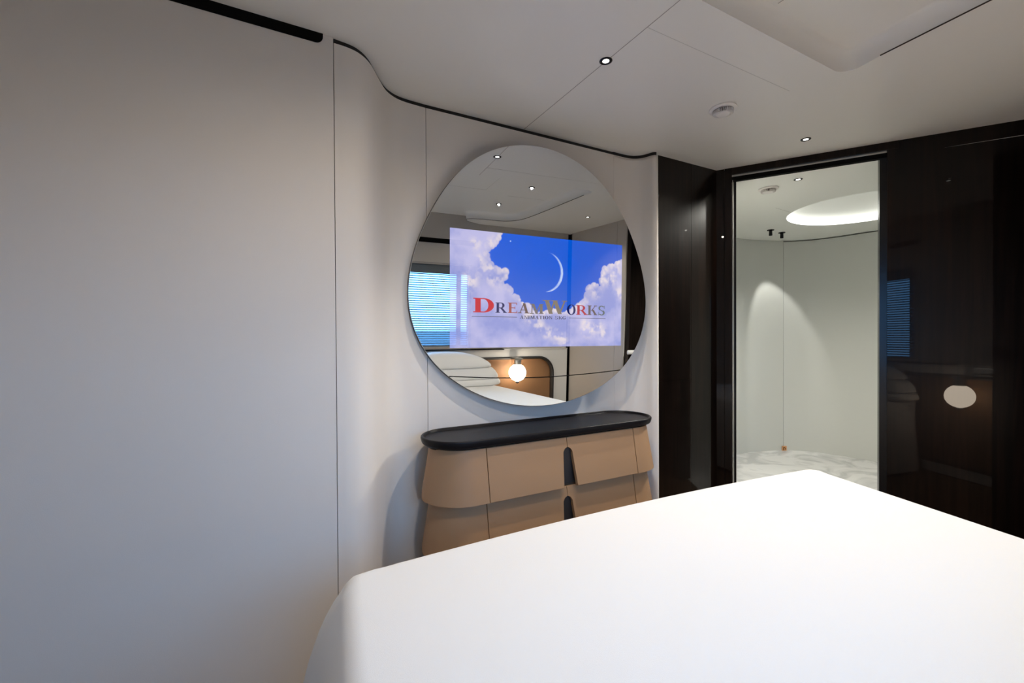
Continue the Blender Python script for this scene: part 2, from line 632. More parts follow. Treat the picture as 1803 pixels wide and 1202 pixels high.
steps = [(0.0, CEIL), (0.0, CEIL + 0.012)] + [(0.05 * (1 - math.cos(a)), CEIL + 0.012 + (COF - CEIL - 0.012) * math.sin(a)) for a in
                                              [k * PI / 16 for k in range(1, 9)]]
rings = cove_rings(hole, steps)
ring_loft(rings, bm, cap0=False, cap1=False)
bmesh.ops.remove_doubles(bm, verts=bm.verts, dist=0.0004)
child_keep(struct(obj('ceiling_rim', bm, M['ceiling'], smooth=35)), ceil_e)
child_keep(struct(obj('ceiling_field', box(-1.35, 4.7, -1.0, 2.44, COF, COF + 0.03), M['ceiling'])), ceil_e)


groove = cove_rings(hole, [(-0.0025, CEIL - 0.0006), (0.0012, CEIL - 0.0006), (0.0012, CEIL + 0.004), (-0.0025, CEIL + 0.004)])
keep = [i for i, p in enumerate(hole) if p[1] < 1.06 and p[0] > 0]
groove = [[g[i] for g in groove] for i in keep]
child_keep(struct(obj('rim_groove', ring_loft(groove), M['seam'])), ceil_e)


def cseam(x0, x1, y0, y1, z, nm='ceiling_seam', m='cseam'):
    child_keep(struct(obj(nm, box(x0, x1, y0, y1, z - 0.0008, z + 0.004), M[m])), ceil_e)


cseam(1.3935, 1.3965, 1.166, 2.40, CEIL)
cseam(1.397, 2.42, 1.3690, 1.3706, CEIL, m='fseam')
cseam(0.35, 1.67, 0.490, 0.4925, COF, m='fseam')
cseam(1.6675, 1.6700, 0.4925, 1.06, COF, m='fseam')
cseam(1.95, 2.36, 0.379, 0.3805, COF, m='fseam')
cseam(1.86, 1.863, 1.02, 1.10, COF)

# ------------------------------------------------------------------ bathroom seen through the doorway
bpath = [(3.09, 2.36), (3.5, 2.75), (4.55, 3.58), (4.78, 3.60)] + catmull(
    [(4.90, 3.53), (5.0, 3.47), (5.20, 3.445), (5.37, 3.40), (5.54, 3.352), (5.685, 3.292)], 6)
bpath2 = catmull([(5.688, 3.2905), (5.80, 3.205), (5.92, 3.07), (6.02, 2.80), (6.08, 2.40), (6.10, 1.9), (6.0, 1.3), (5.6, 0.75), (5.0, 0.42), (4.5, 0.36)], 6)
be = empty('wall_bathroom', (5.5, 3.3, FLOOR))
struct(be)
child_keep(struct(obj('wall_panel', wall_strip(bpath, FLOOR, BATH + 0.002, 0.05), M['bathwall'], smooth=40)), be)
child_keep(struct(obj('wall_panel', wall_strip(bpath2, FLOOR, BATH - 0.012, 0.05), M['bathwall'], smooth=40)), be)
child_keep(struct(obj('shadow_gap', wall_strip(offset_path(bpath[-10:-1] + bpath2[1:], 0.052), FLOOR, BATH + 0.03, 0.03), M['seam'], smooth=40)), be)
bm = bmesh.new()
RC, RR = (4.93, 2.13), 0.60
rc_loop = polar(RC[0], RC[1], RR, 0, 360, 64)[:-1]
loop_face(bm, [(3.10, 2.40), (4.5, 3.75), (6.3, 3.75), (6.3, 0.2), (4.40, 0.2), (3.17, 2.20)], [rc_loop], BATH)
child_keep(struct(obj('ceiling_bathroom', bm, M['bathceil'])), be)
child_keep(struct(obj('ceiling_seam', box(4.16, 4.42, 2.48, 2.4815, BATH - 0.0008, BATH + 0.003,
                      Matrix.Translation((4.16, 2.48, 0)) @ Matrix.Rotation(rad(4), 4, 'Z') @ Matrix.Translation((-4.16, -2.48, 0))), M['cseam'])), be)
struct(obj('floor_bathroom', prism([(3.17, 2.34), (4.6, 3.68), (6.15, 3.7), (6.2, 0.3), (4.45, 0.3)], FLOOR, FLOOR + 0.008), M['marble']))

# round recessed ceiling light with a glowing side
rl = empty('recessed_ceiling_light', (RC[0], RC[1], BATH))
tag(rl, 'large round recessed light with glowing rim in the bathroom ceiling', 'ceiling light')
obj('glowing_rim', lathe([(RR, 0.0), (RR - 0.002, 0.055), (RR + 0.012, 0.055), (RR + 0.012, 0.0)], 64), M['led'], rl, smooth=40)
obj('recess_dome', lathe([(RR, 0.056), (RR * 0.8, 0.075), (RR * 0.4, 0.085), (0, 0.088)], 64), M['bathceil'], rl, smooth=60)


# ------------------------------------------------------------------ ceiling fittings
def downlight(loc, label, r=0.030, power=10.0, angle=130, color=(1.0, 0.885, 0.745), group='recessed downlights', radius=0.012, blend=0.7, lens=0.53):
    t = empty('downlight', loc)
    tag(t, label, 'downlight', group)
    obj('trim_ring', lathe([(r * (lens - 0.03), -0.0012), (r * (lens + 0.02), -0.0025), (r * 0.86, -0.004), (r * 1.0, -0.002), (r * 1.0, 0.002)], 32), M['blackmetal'], t, smooth=40)
    obj('lens', lathe([(r * lens, -0.0016), (r * lens * 0.75, -0.0030), (0, -0.0034)], 32), M['glow'], t, smooth=60)
    L = spot_light('downlight_lamp', (loc[0], loc[1], loc[2] - 0.008), power * SPOT, angle, blend, radius, color,
                   (loc[0], loc[1], 0))
    return t


downlight((1.392, 1.627, CEIL), 'recessed downlight on the ceiling seam above the mirror', power=34, angle=104, radius=0.008)
downlight((3.106, 1.653, CEIL), 'recessed downlight in the bedroom ceiling beside the bathroom doorway', power=22, angle=150)
downlight((3.00, 0.22, CEIL), 'recessed downlight near the side wall, seen lit in the mirror', power=11, angle=120)
downlight((2.05, 0.76, COF), 'recessed downlight in the raised ceiling, right one in the mirror', power=6, angle=160, lens=0.32)
downlight((1.97, 0.03, COF), 'recessed downlight in the raised ceiling, left one in the mirror', power=6, angle=160, lens=0.32)
downlight((0.55, 0.76, COF), 'added unseen fill downlight in the raised ceiling above the left side of the bed', power=31, angle=165)  # fill lamp added out of view to warm the left wall
downlight((3.56, 1.95, BATH), 'recessed downlight in the bathroom ceiling just past the doorway', power=105, angle=160, color=(1, 0.97, 0.88))


def smoke_detector(loc, label, aim=0.0):
    t = empty('smoke_detector', loc, aim)
    tag(t, label, 'smoke detector', 'ceiling smoke detectors')
    obj('base', lathe([(0, 0.001), (0.070, 0.001), (0.073, -0.004), (0.073, -0.008), (0.067, -0.012), (0.056, -0.013)], 48), M['detector'], t, smooth=35)
    obj('sensor_core', lathe([(0.046, -0.012), (0.034, -0.029)], 36), M['detgap'], t, smooth=60)
    bm = bmesh.new()
    for k in range(30):
        a = 2 * PI * k / 30
        bx(bm, 0.030, 0.054, -0.0017, 0.0017, -0.030, -0.012, Matrix.Rotation(a, 4, 'Z'))
    obj('vent_ribs', bm, M['detector'], t)
    obj('cap', lathe([(0.0, -0.0275), (0.036, -0.0275), (0.038, -0.030), (0.034, -0.035), (0.012, -0.037), (0, -0.037)], 36), M['detector'], t, smooth=40)
    return t


smoke_detector((2.27, 1.652, CEIL), 'white round smoke detector on the bedroom ceiling')
smoke_detector((3.565, 2.185, BATH), 'white round smoke detector on the bathroom ceiling')


def bath_spot(loc, aim, label, power):
    t = empty('ceiling_spotlight', loc)
    tag(t, label, 'spotlight', 'small black spotlights on the bathroom ceiling')
    obj('flange', lathe([(0, 0.001), (0.036, 0.001), (0.036, -0.007), (0.016, -0.011), (0, -0.011)], 28), M['blackmetal'], t, smooth=40)
    d = (Vector(aim) - Vector(loc)).normalized()
    q = Vector((0, 0, -1)).rotation_difference(Vector((0, 0, -1)).lerp(d, 0.08)).to_matrix().to_4x4()
    obj('barrel', lathe([(0, -0.008), (0.016, -0.008), (0.018, -0.062), (0.015, -0.065), (0, -0.062)], 24, mtx=q), M['blackmetal'], t, smooth=40)
    p = Vector(loc) + Vector((0, 0, -0.075))
    spot_light('ceiling_spotlight_lamp', p, power, 45, 0.45, 0.012, (1.0, 0.98, 0.92), aim)


bath_spot((4.97, 3.02, BATH), (4.97, 3.02, 0.4), 'small black spotlight on the bathroom ceiling, left of the two', 2)
bath_spot((5.21, 3.035, BATH), (5.58, 3.33, 1.42), 'small black spotlight on the bathroom ceiling, right of the two', 26)

# small brass plate low on the curved bathroom wall
bp = empty('floor_socket', (5.685, 3.285, 0.0))
tag(bp, 'small brass floor socket low on the curved bathroom wall', 'socket')
SM = Matrix.Rotation(rad(-22), 4, 'Z')
obj('plate', box(-0.030, 0.030, -0.012, 0.0, -0.098, -0.036, SM, 0.002), M['brass'], bp)
bm = bmesh.new()
bx(bm, -0.016, -0.010, -0.0135, -0.011, -0.086, -0.05, SM)
bx(bm, -0.010, 0.004, -0.0135, -0.011, -0.056, -0.05, SM)
bx(bm, 0.008, 0.014, -0.0135, -0.011, -0.08, -0.055, SM)
obj('socket_hole', bm, M['blacktrim'], bp)

# ------------------------------------------------------------------ mirror television
MY, MT = rad(3.6), rad(1.45)
mN = Vector((-math.sin(MY) * math.cos(MT), -math.cos(MY) * math.cos(MT), -math.sin(MT)))
mU = Vector((math.cos(MY), -math.sin(MY), 0))
mV = mN.cross(mU)
if mV.z < 0:
    mV = -mV
mv = empty('mirror_television', (1.47, 2.30, 1.627))
tag(mv, 'large pebble shaped wall mirror with a lit television picture showing blue sky', 'mirror')
mv.matrix_world = Matrix(((mU.x, mV.x, mN.x, 1.47), (mU.y, mV.y, mN.y, 2.30), (mU.z, mV.z, mN.z, 1.627), (0, 0, 0, 1)))
# local axes: x right, y up, z towards the room
raw = [(-0.742, 0.326), (-0.701, 0.413), (-0.62, 0.541), (-0.521, 0.667), (-0.435, 0.743), (-0.324, 0.808), (-0.199, 0.852),
       (-0.089, 0.872), (0.004, 0.873), (0.165, 0.846), (0.337, 0.778), (0.481, 0.664), (0.581, 0.553), (0.639, 0.461), (0.678, 0.396),
       (0.739, 0.263), (0.781, 0.112), (0.797, -0.007), (0.798, -0.142), (0.762, -0.278), (0.724, -0.35), (0.648, -0.452), (0.585, -0.501),
       (0.511, -0.559), (0.414, -0.609), (0.183, -0.681), (0.058, -0.699), (-0.048, -0.7), (-0.151, -0.685), (-0.276, -0.654),
       (-0.396, -0.615), (-0.5, -0.565), (-0.594, -0.497), (-0.718, -0.367), (-0.76, -0.309), (-0.802, -0.194), (-0.816, 0.027),
       (-0.819, -0.072), (-0.811, -0.165), (-0.802, 0.13), (-0.775, 0.241)]
cx0, cy0 = -0.01, 0.06
th = np.array([math.atan2(y - cy0, x - cx0) for x, y in raw])
rr_ = np.array([math.hypot(x - cx0, y - cy0) for x, y in raw])
K = 5
A_ = np.stack([np.ones_like(th)] + [f(k * th) for k in range(1, K + 1) for f in (np.cos, np.sin)], 1)
coef = np.linalg.lstsq(A_, rr_, rcond=None)[0]


def outline(n, grow=0.0):
    out = []
    for k in range(n):
        t = 2 * PI * k / n
        r = coef[0] + sum(coef[2 * j - 1] * math.cos(j * t) + coef[2 * j] * math.sin(j * t) for j in range(1, K + 1)) + grow
        out.append((cx0 + r * math.cos(t), cy0 + r * math.sin(t)))
    return out


NS = 160
rings = [[(x, y, z) for x, y in outline(NS, g)] for g, z in ((0.0, -0.006), (0.0, -0.0012), (-0.0012, 0.0))]
bm = ring_loft(rings)
obj('mirror_glass', bm, M['mirror'], mv, label='tinted reflecting mirror glass')
rings = [[(x, y, z) for x, y in outline(NS, g)] for g, z in ((-0.004, -0.0065), (0.0005, -0.0065), (0.0005, -0.020), (-0.003, -0.020))]
obj('bevel_edge', ring_loft(rings), M['edge'], mv, smooth=40, label='thin grey polished edge')
rings = [[(x, y, z) for x, y in outline(NS, g)] for g, z in ((-0.004, -0.0205), (0.001, -0.0205), (0.001, -0.040), (-0.004, -0.040))]
obj('back_frame', ring_loft(rings), M['blackmetal'], mv, smooth=40)
bm = bmesh.new()
bx(bm, -0.45, 0.55, -0.35, 0.5, -0.075, -0.0405)
obj('wall_mount', bm, M['blackmetal'], mv)

# the lit picture: sky, clouds and a slim moon, computed point by point on a fine grid
TW, TH = 1.188, 0.668
GX, GY = 420, 236
uu, vv = np.meshgrid(np.linspace(0, 1, GX), np.linspace(0, 1, GY))     # v = 0 at the top


def vnoise(x, y, seed):
    rs = np.random.RandomState(seed)
    g = rs.rand(64, 64)
    xi, yi = np.floor(x).astype(int), np.floor(y).astype(int)
    fx, fy = x - xi, y - yi
    fx, fy = fx * fx * (3 - 2 * fx), fy * fy * (3 - 2 * fy)
    a = g[yi % 64, xi % 64]
    b = g[yi % 64, (xi + 1) % 64]
    c = g[(yi + 1) % 64, xi % 64]
    d = g[(yi + 1) % 64, (xi + 1) % 64]
    return a + (b - a) * fx + (c - a) * fy + (a - b - c + d) * fx * fy


def fbm(x, y, seed, oct=5):
    s, a, f, t = 0, 1.0, 1.0, 0
    for k in range(oct):
        s = s + a * vnoise(x * f + k * 17.3, y * f + k * 9.1, seed + k)
        t += a
        a *= 0.55
        f *= 2.0
    return s / t


edge = [(0.269, -0.05), (0.264, 0.043), (0.241, 0.099), (0.201, 0.156), (0.189, 0.176), (0.201, 0.231), (0.229, 0.293), (0.259, 0.318),
        (0.285, 0.304), (0.298, 0.352), (0.294, 0.39), (0.268, 0.455), (0.294, 0.44), (0.318, 0.475), (0.324, 0.527), (0.354, 0.549),
        (0.373, 0.597), (0.416, 0.616), (0.454, 0.701), (0.523, 0.679), (0.575, 0.657), (0.615, 0.696), (0.665, 0.66), (0.717, 0.6), (0.758, 0.535),
        (0.764, 0.462), (0.785, 0.413), (0.828, 0.4), (0.861, 0.439), (0.847, 0.372), (0.87, 0.253), (0.914, 0.206), (0.965, 0.168), (1.05, 0.15)]
asp = TW / TH
wx = (fbm(uu * asp * 9, vv * 9, 3, 4) - 0.5) * 0.034
wy = (fbm(uu * asp * 9 + 31, vv * 9 + 5, 11, 4) - 0.5) * 0.034
pu, pv = uu * asp + wx, vv + wy
poly = [(x * asp, y) for x, y in edge] + [(1.05 * asp, 1.1), (-0.05 * asp, 1.1), (-0.05 * asp, -0.05)]
inside = np.zeros_like(uu, bool)
dist = np.full_like(uu, 9.0)
for i in range(len(poly)):
    (x1, y1), (x2, y2) = poly[i], poly[(i + 1) % len(poly)]
    cond = ((y1 > pv) != (y2 > pv))
    xs = (x2 - x1) * (pv - y1) / ((y2 - y1) if abs(y2 - y1) > 1e-9 else 1e-9) + x1
    inside ^= cond & (pu < xs)
    if i < len(edge) - 1:
        ex, ey = x2 - x1, y2 - y1
        t = np.clip(((pu - x1) * ex + (pv - y1) * ey) / (ex * ex + ey * ey), 0, 1)
        dist = np.minimum(dist, np.hypot(pu - x1 - t * ex, pv - y1 - t * ey))
sd = np.where(inside, dist, -dist)
rs_ = np.random.RandomState(8)
shade = np.zeros_like(uu)
for i in range(len(edge) - 1):
    (x1, y1), (x2, y2) = poly[i], poly[i + 1]
    L_ = math.hypot(x2 - x1, y2 - y1)
    for k in range(max(1, int(L_ / 0.028))):
        t = (k + rs_.rand()) / max(1, int(L_ / 0.028))
        r_ = 0.018 + 0.026 * rs_.rand()
        qx, qy = x1 + (x2 - x1) * t, y1 + (y2 - y1) * t
        nx_, ny_ = -(y2 - y1) / L_, (x2 - x1) / L_
        qx, qy = qx + nx_ * r_ * 0.55, qy + ny_ * r_ * 0.55
        dq = np.hypot(pu - qx, pv - qy)
        sd = np.maximum(sd, r_ - dq)
        lit = np.clip(1 - np.hypot(pu - qx - r_ * 0.35, pv - qy + r_ * 0.45) / (r_ * 1.35), 0, 1)
        shade = np.maximum(shade, lit)
alpha = np.clip(sd / 0.010 + 0.3, 0, 1)
alpha = (alpha * alpha * (3 - 2 * alpha))[..., None]


def lin(c):
    c = np.array(c, float) / 255
    return np.where(c <= 0.04045, c / 12.92, ((c + 0.055) / 1.055) ** 2.4)


def lerp(a, b, t):
    return a + (b - a) * t


sky = lerp(lin((0, 84, 205)), lin((48, 94, 196)), np.clip((vv - 0.25) * 1.6, 0, 1)[..., None])
sky = lerp(sky, lin((14, 80, 196)), np.clip((uu - 0.62) * 4, 0, 1)[..., None] * np.clip(1.2 - vv, 0, 1)[..., None])
puff = fbm(uu * asp * 5, vv * 5, 23, 5)
puff2 = fbm(uu * asp * 11 + 4, vv * 11, 41, 4)
base = lerp(lin((136, 144, 204)), lin((180, 178, 218)), np.clip((puff - 0.32) * 2.6, 0, 1)[..., None])
hl = np.clip(shade * 1.25, 0, 1) * np.clip((puff2 - 0.22) * 2.4, 0.25, 1)
spots = [(0.10, 0.42, 0.07), (0.20, 0.34, 0.07), (0.25, 0.42, 0.06), (0.14, 0.27, 0.05), (0.21, 0.09, 0.06), (0.79, 0.83, 0.07),
         (0.84, 0.80, 0.05), (0.75, 0.79, 0.05), (0.58, 0.92, 0.07), (0.52, 0.87, 0.05), (0.93, 0.33, 0.06), (0.975, 0.25, 0.06), (0.89, 0.34, 0.05),
         (0.82, 0.46, 0.06), (0.985, 0.47, 0.05), (0.47, 0.80, 0.05), (0.88, 0.87, 0.05), (0.42, 0.73, 0.05), (0.62, 0.95, 0.05), (0.12, 0.12, 0.05)]
wsp = np.zeros_like(uu)
for sx, sy, sr in spots:
    dd = np.hypot((uu - sx) * asp + wx * 2, vv - sy + wy * 2)
    wsp = wsp + np.exp(-(dd / sr) ** 2)
puff3 = fbm(uu * asp * 16 + 2, vv * 16 + 8, 83, 4)
hl = np.maximum(hl, np.clip(wsp * 1.1, 0, 1) * np.clip((puff3 - 0.38) * 5.0, 0, 1) * 0.9)
hl = np.clip(hl, 0, 1)[..., None]
cloud = lerp(base, lin((226, 214, 214)), hl * 0.85)
blue_low = np.clip((fbm(uu * asp * 4 + 9, vv * 6 + 3, 57, 4) - 0.52) * 5, 0, 1) * np.clip((vv - 0.70) * 6, 0, 1) * np.clip((uu - 0.25) * 3, 0, 1)
cloud = lerp(cloud, lin((118, 134, 206)), (blue_low * 0.6)[..., None])
pic = lerp(sky, cloud, alpha)
# crescent
mx, my = (uu - 0.513) * asp, vv - 0.315
d1 = np.hypot(mx, my)
d2 = np.hypot(mx + 0.030, my + 0.006)
cres = np.clip((0.185 - d1) / 0.005, 0, 1) * np.clip((d2 - 0.183) / 0.012, 0, 1) * np.clip((mx + 0.005) / 0.02, 0, 1)
cres = cres * (0.55 + 0.45 * np.clip(fbm(uu * 60, vv * 40, 71, 3) * 1.6 - 0.2, 0, 1))
pic = lerp(pic, lin((196, 212, 240)), cres[..., None])
st = np.clip(1.2 - np.hypot((uu - 0.311) * asp / 1.6, vv - 0.064) / 0.005, 0, 1)
pic = lerp(pic, lin((235, 240, 250)), st[..., None])

verts = np.stack([(uu - 0.5) * TW, (0.5 - vv) * TH, np.full_like(uu, 0.0012)], -1).reshape(-1, 3)
idx = np.arange(GX * GY).reshape(GY, GX)
quads = np.stack([idx[1:, :-1], idx[1:, 1:], idx[:-1, 1:], idx[:-1, :-1]], -1).reshape(-1, 4)
me = bpy.data.meshes.new('screen')
me.from_pydata(verts.tolist(), [], quads.tolist())
ca = me.color_attributes.new('picture', 'FLOAT_COLOR', 'POINT')
rgba = np.concatenate([pic.reshape(-1, 3), np.ones((GX * GY, 1))], 1).astype(np.float32)
ca.data.foreach_set('color', rgba.ravel())
SCR = 0.95
me.materials.append(screen_mat('lit_screen_picture', None, SCR))
screen = link(bpy.data.objects.new('screen', me), mv)
screen['label'] = 'lit television picture of blue sky and clouds with coloured lettering'


# serif capitals as flat lettering on the picture; each glyph in a 1 x 1 cell, y up
def q(*pts):
    return list(pts)


def stem(x0, x1, y0=0.0, y1=1.0, serif=True, s=0.09, h=0.07):
    out = [q((x0, y0), (x1, y0), (x1, y1), (x0, y1))]
    if serif:
        out.append(q((x0 - s, y0), (x1 + s, y0), (x1 + s, y0 + h), (x0 - s, y0 + h)))
        out.append(q((x0 - s, y1 - h), (x1 + s, y1 - h), (x1 + s, y1), (x0 - s, y1)))
    return out


def bowl(cx, cy, rx, ry, tx, ty, a0, a1, n=22):
    """elliptic stroke, thick tx at the sides and ty at top and bottom"""
    out = []
    P = []
    for k in range(n + 1):
        a = rad(a0 + (a1 - a0) * k / n)
        P.append(((cx + rx * math.cos(a), cy + ry * math.sin(a)), (cx + (rx - tx) * math.cos(a), cy + (ry - ty) * math.sin(a))))
    for (o1, i1), (o2, i2) in zip(P, P[1:]):
        out.append(q(o1, o2, i2, i1))
    return out


def slash(x0, y0, x1, y1, w):
    return [q((x0, y0), (x0 + w, y0), (x1 + w, y1), (x1, y1))]


def bar(x0, x1, y0, y1):
    return [q((x0, y0), (x1, y0), (x1, y1), (x0, y1))]


def serif(x, y, w=0.16, h=0.07):
    return bar(x - w, x + w, y, y + h)


GL = {
    'D': stem(0.14, 0.38) + bar(0.38, 0.52, 0.93, 1.0) + bar(0.38, 0.52, 0, 0.07) + bowl(0.50, 0.5, 0.48, 0.5, 0.26, 0.07, -90, 90),
    'R': stem(0.12, 0.34) + bar(0.34, 0.52, 0.93, 1.0) + bar(0.34, 0.52, 0.45, 0.52) + bowl(0.50, 0.725, 0.32, 0.275, 0.20, 0.07, -90, 90)
    + slash(0.74, 0.07, 0.40, 0.5, 0.22) + bar(0.70, 1.04, 0, 0.07),
    'E': stem(0.14, 0.38) + bar(0.38, 0.90, 0.93, 1.0) + bar(0.38, 0.92, 0, 0.07) + bar(0.38, 0.72, 0.47, 0.54) + bar(0.86, 0.92, 0, 0.24)
    + bar(0.84, 0.90, 0.78, 1.0) + bar(0.68, 0.73, 0.38, 0.63),
    'A': slash(0.14, 0.0, 0.48, 1.0, 0.08) + slash(0.66, 0.0, 0.42, 1.0, 0.22) + bar(0.26, 0.72, 0.30, 0.37) + serif(0.17, 0) + serif(0.78, 0, 0.20),
    'M': slash(0.14, 0.0, 0.16, 1.0, 0.07) + slash(0.44, 0.0, 0.16, 1.0, 0.18) + slash(0.44, 0.0, 0.72, 1.0, 0.08) + stem(0.74, 0.94, serif=False)
    + serif(0.18, 0, 0.14) + serif(0.84, 0, 0.17) + bar(0.04, 0.22, 0.93, 1.0) + bar(0.74, 1.02, 0.93, 1.0),
    'W': slash(0.24, 0.0, 0.06, 1.0, 0.17) + slash(0.26, 0.0, 0.44, 1.0, 0.07) + slash(0.62, 0.0, 0.40, 1.0, 0.17) + slash(0.66, 0.0, 0.88, 1.0, 0.07)
    + bar(-0.02, 0.30, 0.94, 1.0) + bar(0.34, 0.62, 0.94, 1.0) + bar(0.78, 1.02, 0.94, 1.0),
    'O': bowl(0.5, 0.5, 0.48, 0.52, 0.25, 0.07, 0, 360, 40),
    'K': stem(0.12, 0.34) + slash(0.36, 0.42, 0.80, 1.0, 0.09) + slash(0.72, 0.07, 0.44, 0.56, 0.22) + bar(0.68, 1.02, 0, 0.07) + bar(0.70, 1.0, 0.93, 1.0),
    'S': bowl(0.50, 0.74, 0.36, 0.27, 0.17, 0.09, 30, 235) + bowl(0.50, 0.27, 0.38, 0.28, 0.19, 0.09, -150, 60) + bar(0.80, 0.86, 0.68, 1.0)
    + bar(0.12, 0.18, 0.0, 0.33) + slash(0.66, 0.36, 0.20, 0.62, 0.16),
    'N': slash(0.16, 0.0, 0.16, 1.0, 0.08) + slash(0.74, 0.0, 0.14, 1.0, 0.20) + slash(0.82, 0.0, 0.82, 1.0, 0.08) + serif(0.2, 0) + serif(0.86, 0.93),
    'I': stem(0.36, 0.62),
    'T': stem(0.38, 0.62, serif=False) + serif(0.5, 0, 0.24) + bar(0.06, 0.94, 0.92, 1.0) + bar(0.06, 0.12, 0.76, 1.0) + bar(0.88, 0.94, 0.76, 1.0),
    'G': bowl(0.5, 0.5, 0.48, 0.52, 0.24, 0.07, 40, 330) + bar(0.70, 0.92, 0.05, 0.46) + bar(0.58, 1.0, 0.42, 0.48) + bar(0.84, 0.90, 0.70, 1.0),
}


def glyph_mesh(bm, ch, u0, u1, v0, v1, z):
    """v0 = top, v1 = bottom in picture coordinates"""
    for k, poly_ in enumerate(GL[ch]):
        vs = []
        for gx, gy in poly_:
            u = u0 + (u1 - u0) * gx
            v = v1 + (v0 - v1) * gy
            vs.append(bm.verts.new(((u - 0.5) * TW, (0.5 - v) * TH, z + k * 0.000006)))
        try:
            f = bm.faces.new(vs)
            f.normal_update()
            if f.normal.z < 0:
                f.normal_flip()
        except ValueError:
            pass


def flat_obj(name, bm, mat, parent, label=None):
    me = bpy.data.meshes.new(name)
    bm.to_mesh(me)
    bm.free()
    me.materials.append(mat)
    o = link(bpy.data.objects.new(name, me), parent)
    if label:
        o['label'] = label
    return o


LET = [('D', 0.110, 0.226, 0.573, 0.697, (205, 24, 48), 'red letter'), ('R', 0.230, 0.291, 0.607, 0.697, (28, 34, 100), 'navy letter'),
       ('E', 0.296, 0.354, 0.605, 0.697, (168, 84, 74), 'faded red letter'), ('A', 0.352, 0.420, 0.607, 0.697, (110, 88, 84), 'brown grey letter'),
       ('M', 0.418, 0.500, 0.609, 0.699, (122, 114, 112), 'brown grey letter'), ('W', 0.498, 0.640, 0.571, 0.697, (134, 122, 108), 'tan grey letter'),  # M and W: the room's reflection over them is put into their colour
       ('O', 0.640, 0.697, 0.606, 0.702, (22, 34, 104), 'navy letter'), ('R', 0.697, 0.769, 0.609, 0.701, (186, 48, 66), 'red letter'),
       ('K', 0.770, 0.834, 0.608, 0.700, (104, 88, 88), 'grey letter'), ('S', 0.836, 0.892, 0.608, 0.701, (92, 104, 96), 'grey green letter')]
for ch, u0, u1, v0, v1, c, lb in LET:
    bm = bmesh.new()
    glyph_mesh(bm, ch, u0, u1, v0, v1, 0.0020)
    flat_obj('letter', bm, screen_mat('lettering_' + lb.replace(' ', '_'), tuple(lin(c) * 0.8), SCR), screen, lb)
cap_m = screen_mat('caption_grey', tuple(lin((62, 62, 84))), 0.6)
bm = bmesh.new()
txt = 'ANIMATION SKG'
wid = {'I': 0.5, 'M': 1.25, ' ': 0.55}
tot = sum(wid.get(c, 1.0) for c in txt)
u = 0.364
for ch in txt:
    w = wid.get(ch, 1.0) * (0.636 - 0.364) / tot
    if ch != ' ':
        g0, g1 = (u - w * 0.4, u + w * 1.4) if ch == 'I' else (u, u + w * 0.96)
        glyph_mesh(bm, ch, g0, g1, 0.717, 0.746, 0.0020)
    u += w
flat_obj('caption', bm, cap_m, screen, 'small grey lettering under the big letters')
for u0, u1 in ((0.109, 0.349), (0.656, 0.892)):
    bm = bmesh.new()
    glyph = [((u0 - 0.5) * TW, (0.5 - 0.7345) * TH), ((u1 - 0.5) * TW, (0.5 - 0.7345) * TH), ((u1 - 0.5) * TW, (0.5 - 0.7305) * TH), ((u0 - 0.5) * TW, (0.5 - 0.7305) * TH)]
    f = bm.faces.new([bm.verts.new((x, y, 0.0020)) for x, y in glyph])
    flat_obj('caption_line', bm, cap_m, screen, 'thin dark rule beside the caption')

# thin dark sagging joint line across the lower part of the glass
jp = []
for X, Z in ((0.874, 1.135), (1.11, 1.117), (1.316, 1.108), (1.5, 1.105), (1.664, 1.109), (1.853, 1.116), (2.061, 1.129)):
    jp.append(((X - 1.47) / math.cos(MY), (Z - 1.627)))
jp = catmull(jp, 8)
bm = bmesh.new()
for (x0, y0), (x1, y1) in zip(jp, jp[1:]):
    bm.faces.new([bm.verts.new(p) for p in ((x0, y0 - 0.0028, 0.0008), (x1, y1 - 0.0028, 0.0008), (x1, y1 + 0.0028, 0.0008), (x0, y0 + 0.0028, 0.0008))])
bmesh.ops.remove_doubles(bm, verts=bm.verts, dist=0.0002)
flat_obj('joint_line', bm, M['blacktrim'], mv, 'thin black curved line across the lower mirror')

# ------------------------------------------------------------------ dresser under the mirror
CX, CYD = 1.42, 2.185
dr = empty('dresser', (CX, CYD, FLOOR))
tag(dr, 'tan leather dresser with two flared drawer tiers and black oval tray top, under the mirror', 'dresser')


def ch(o):
    return child_keep(o, dr)


HA = 0.545                      # half length between the round ends
R0, FL = 0.170, 0.045           # radius at a tier's top and flare to its bottom


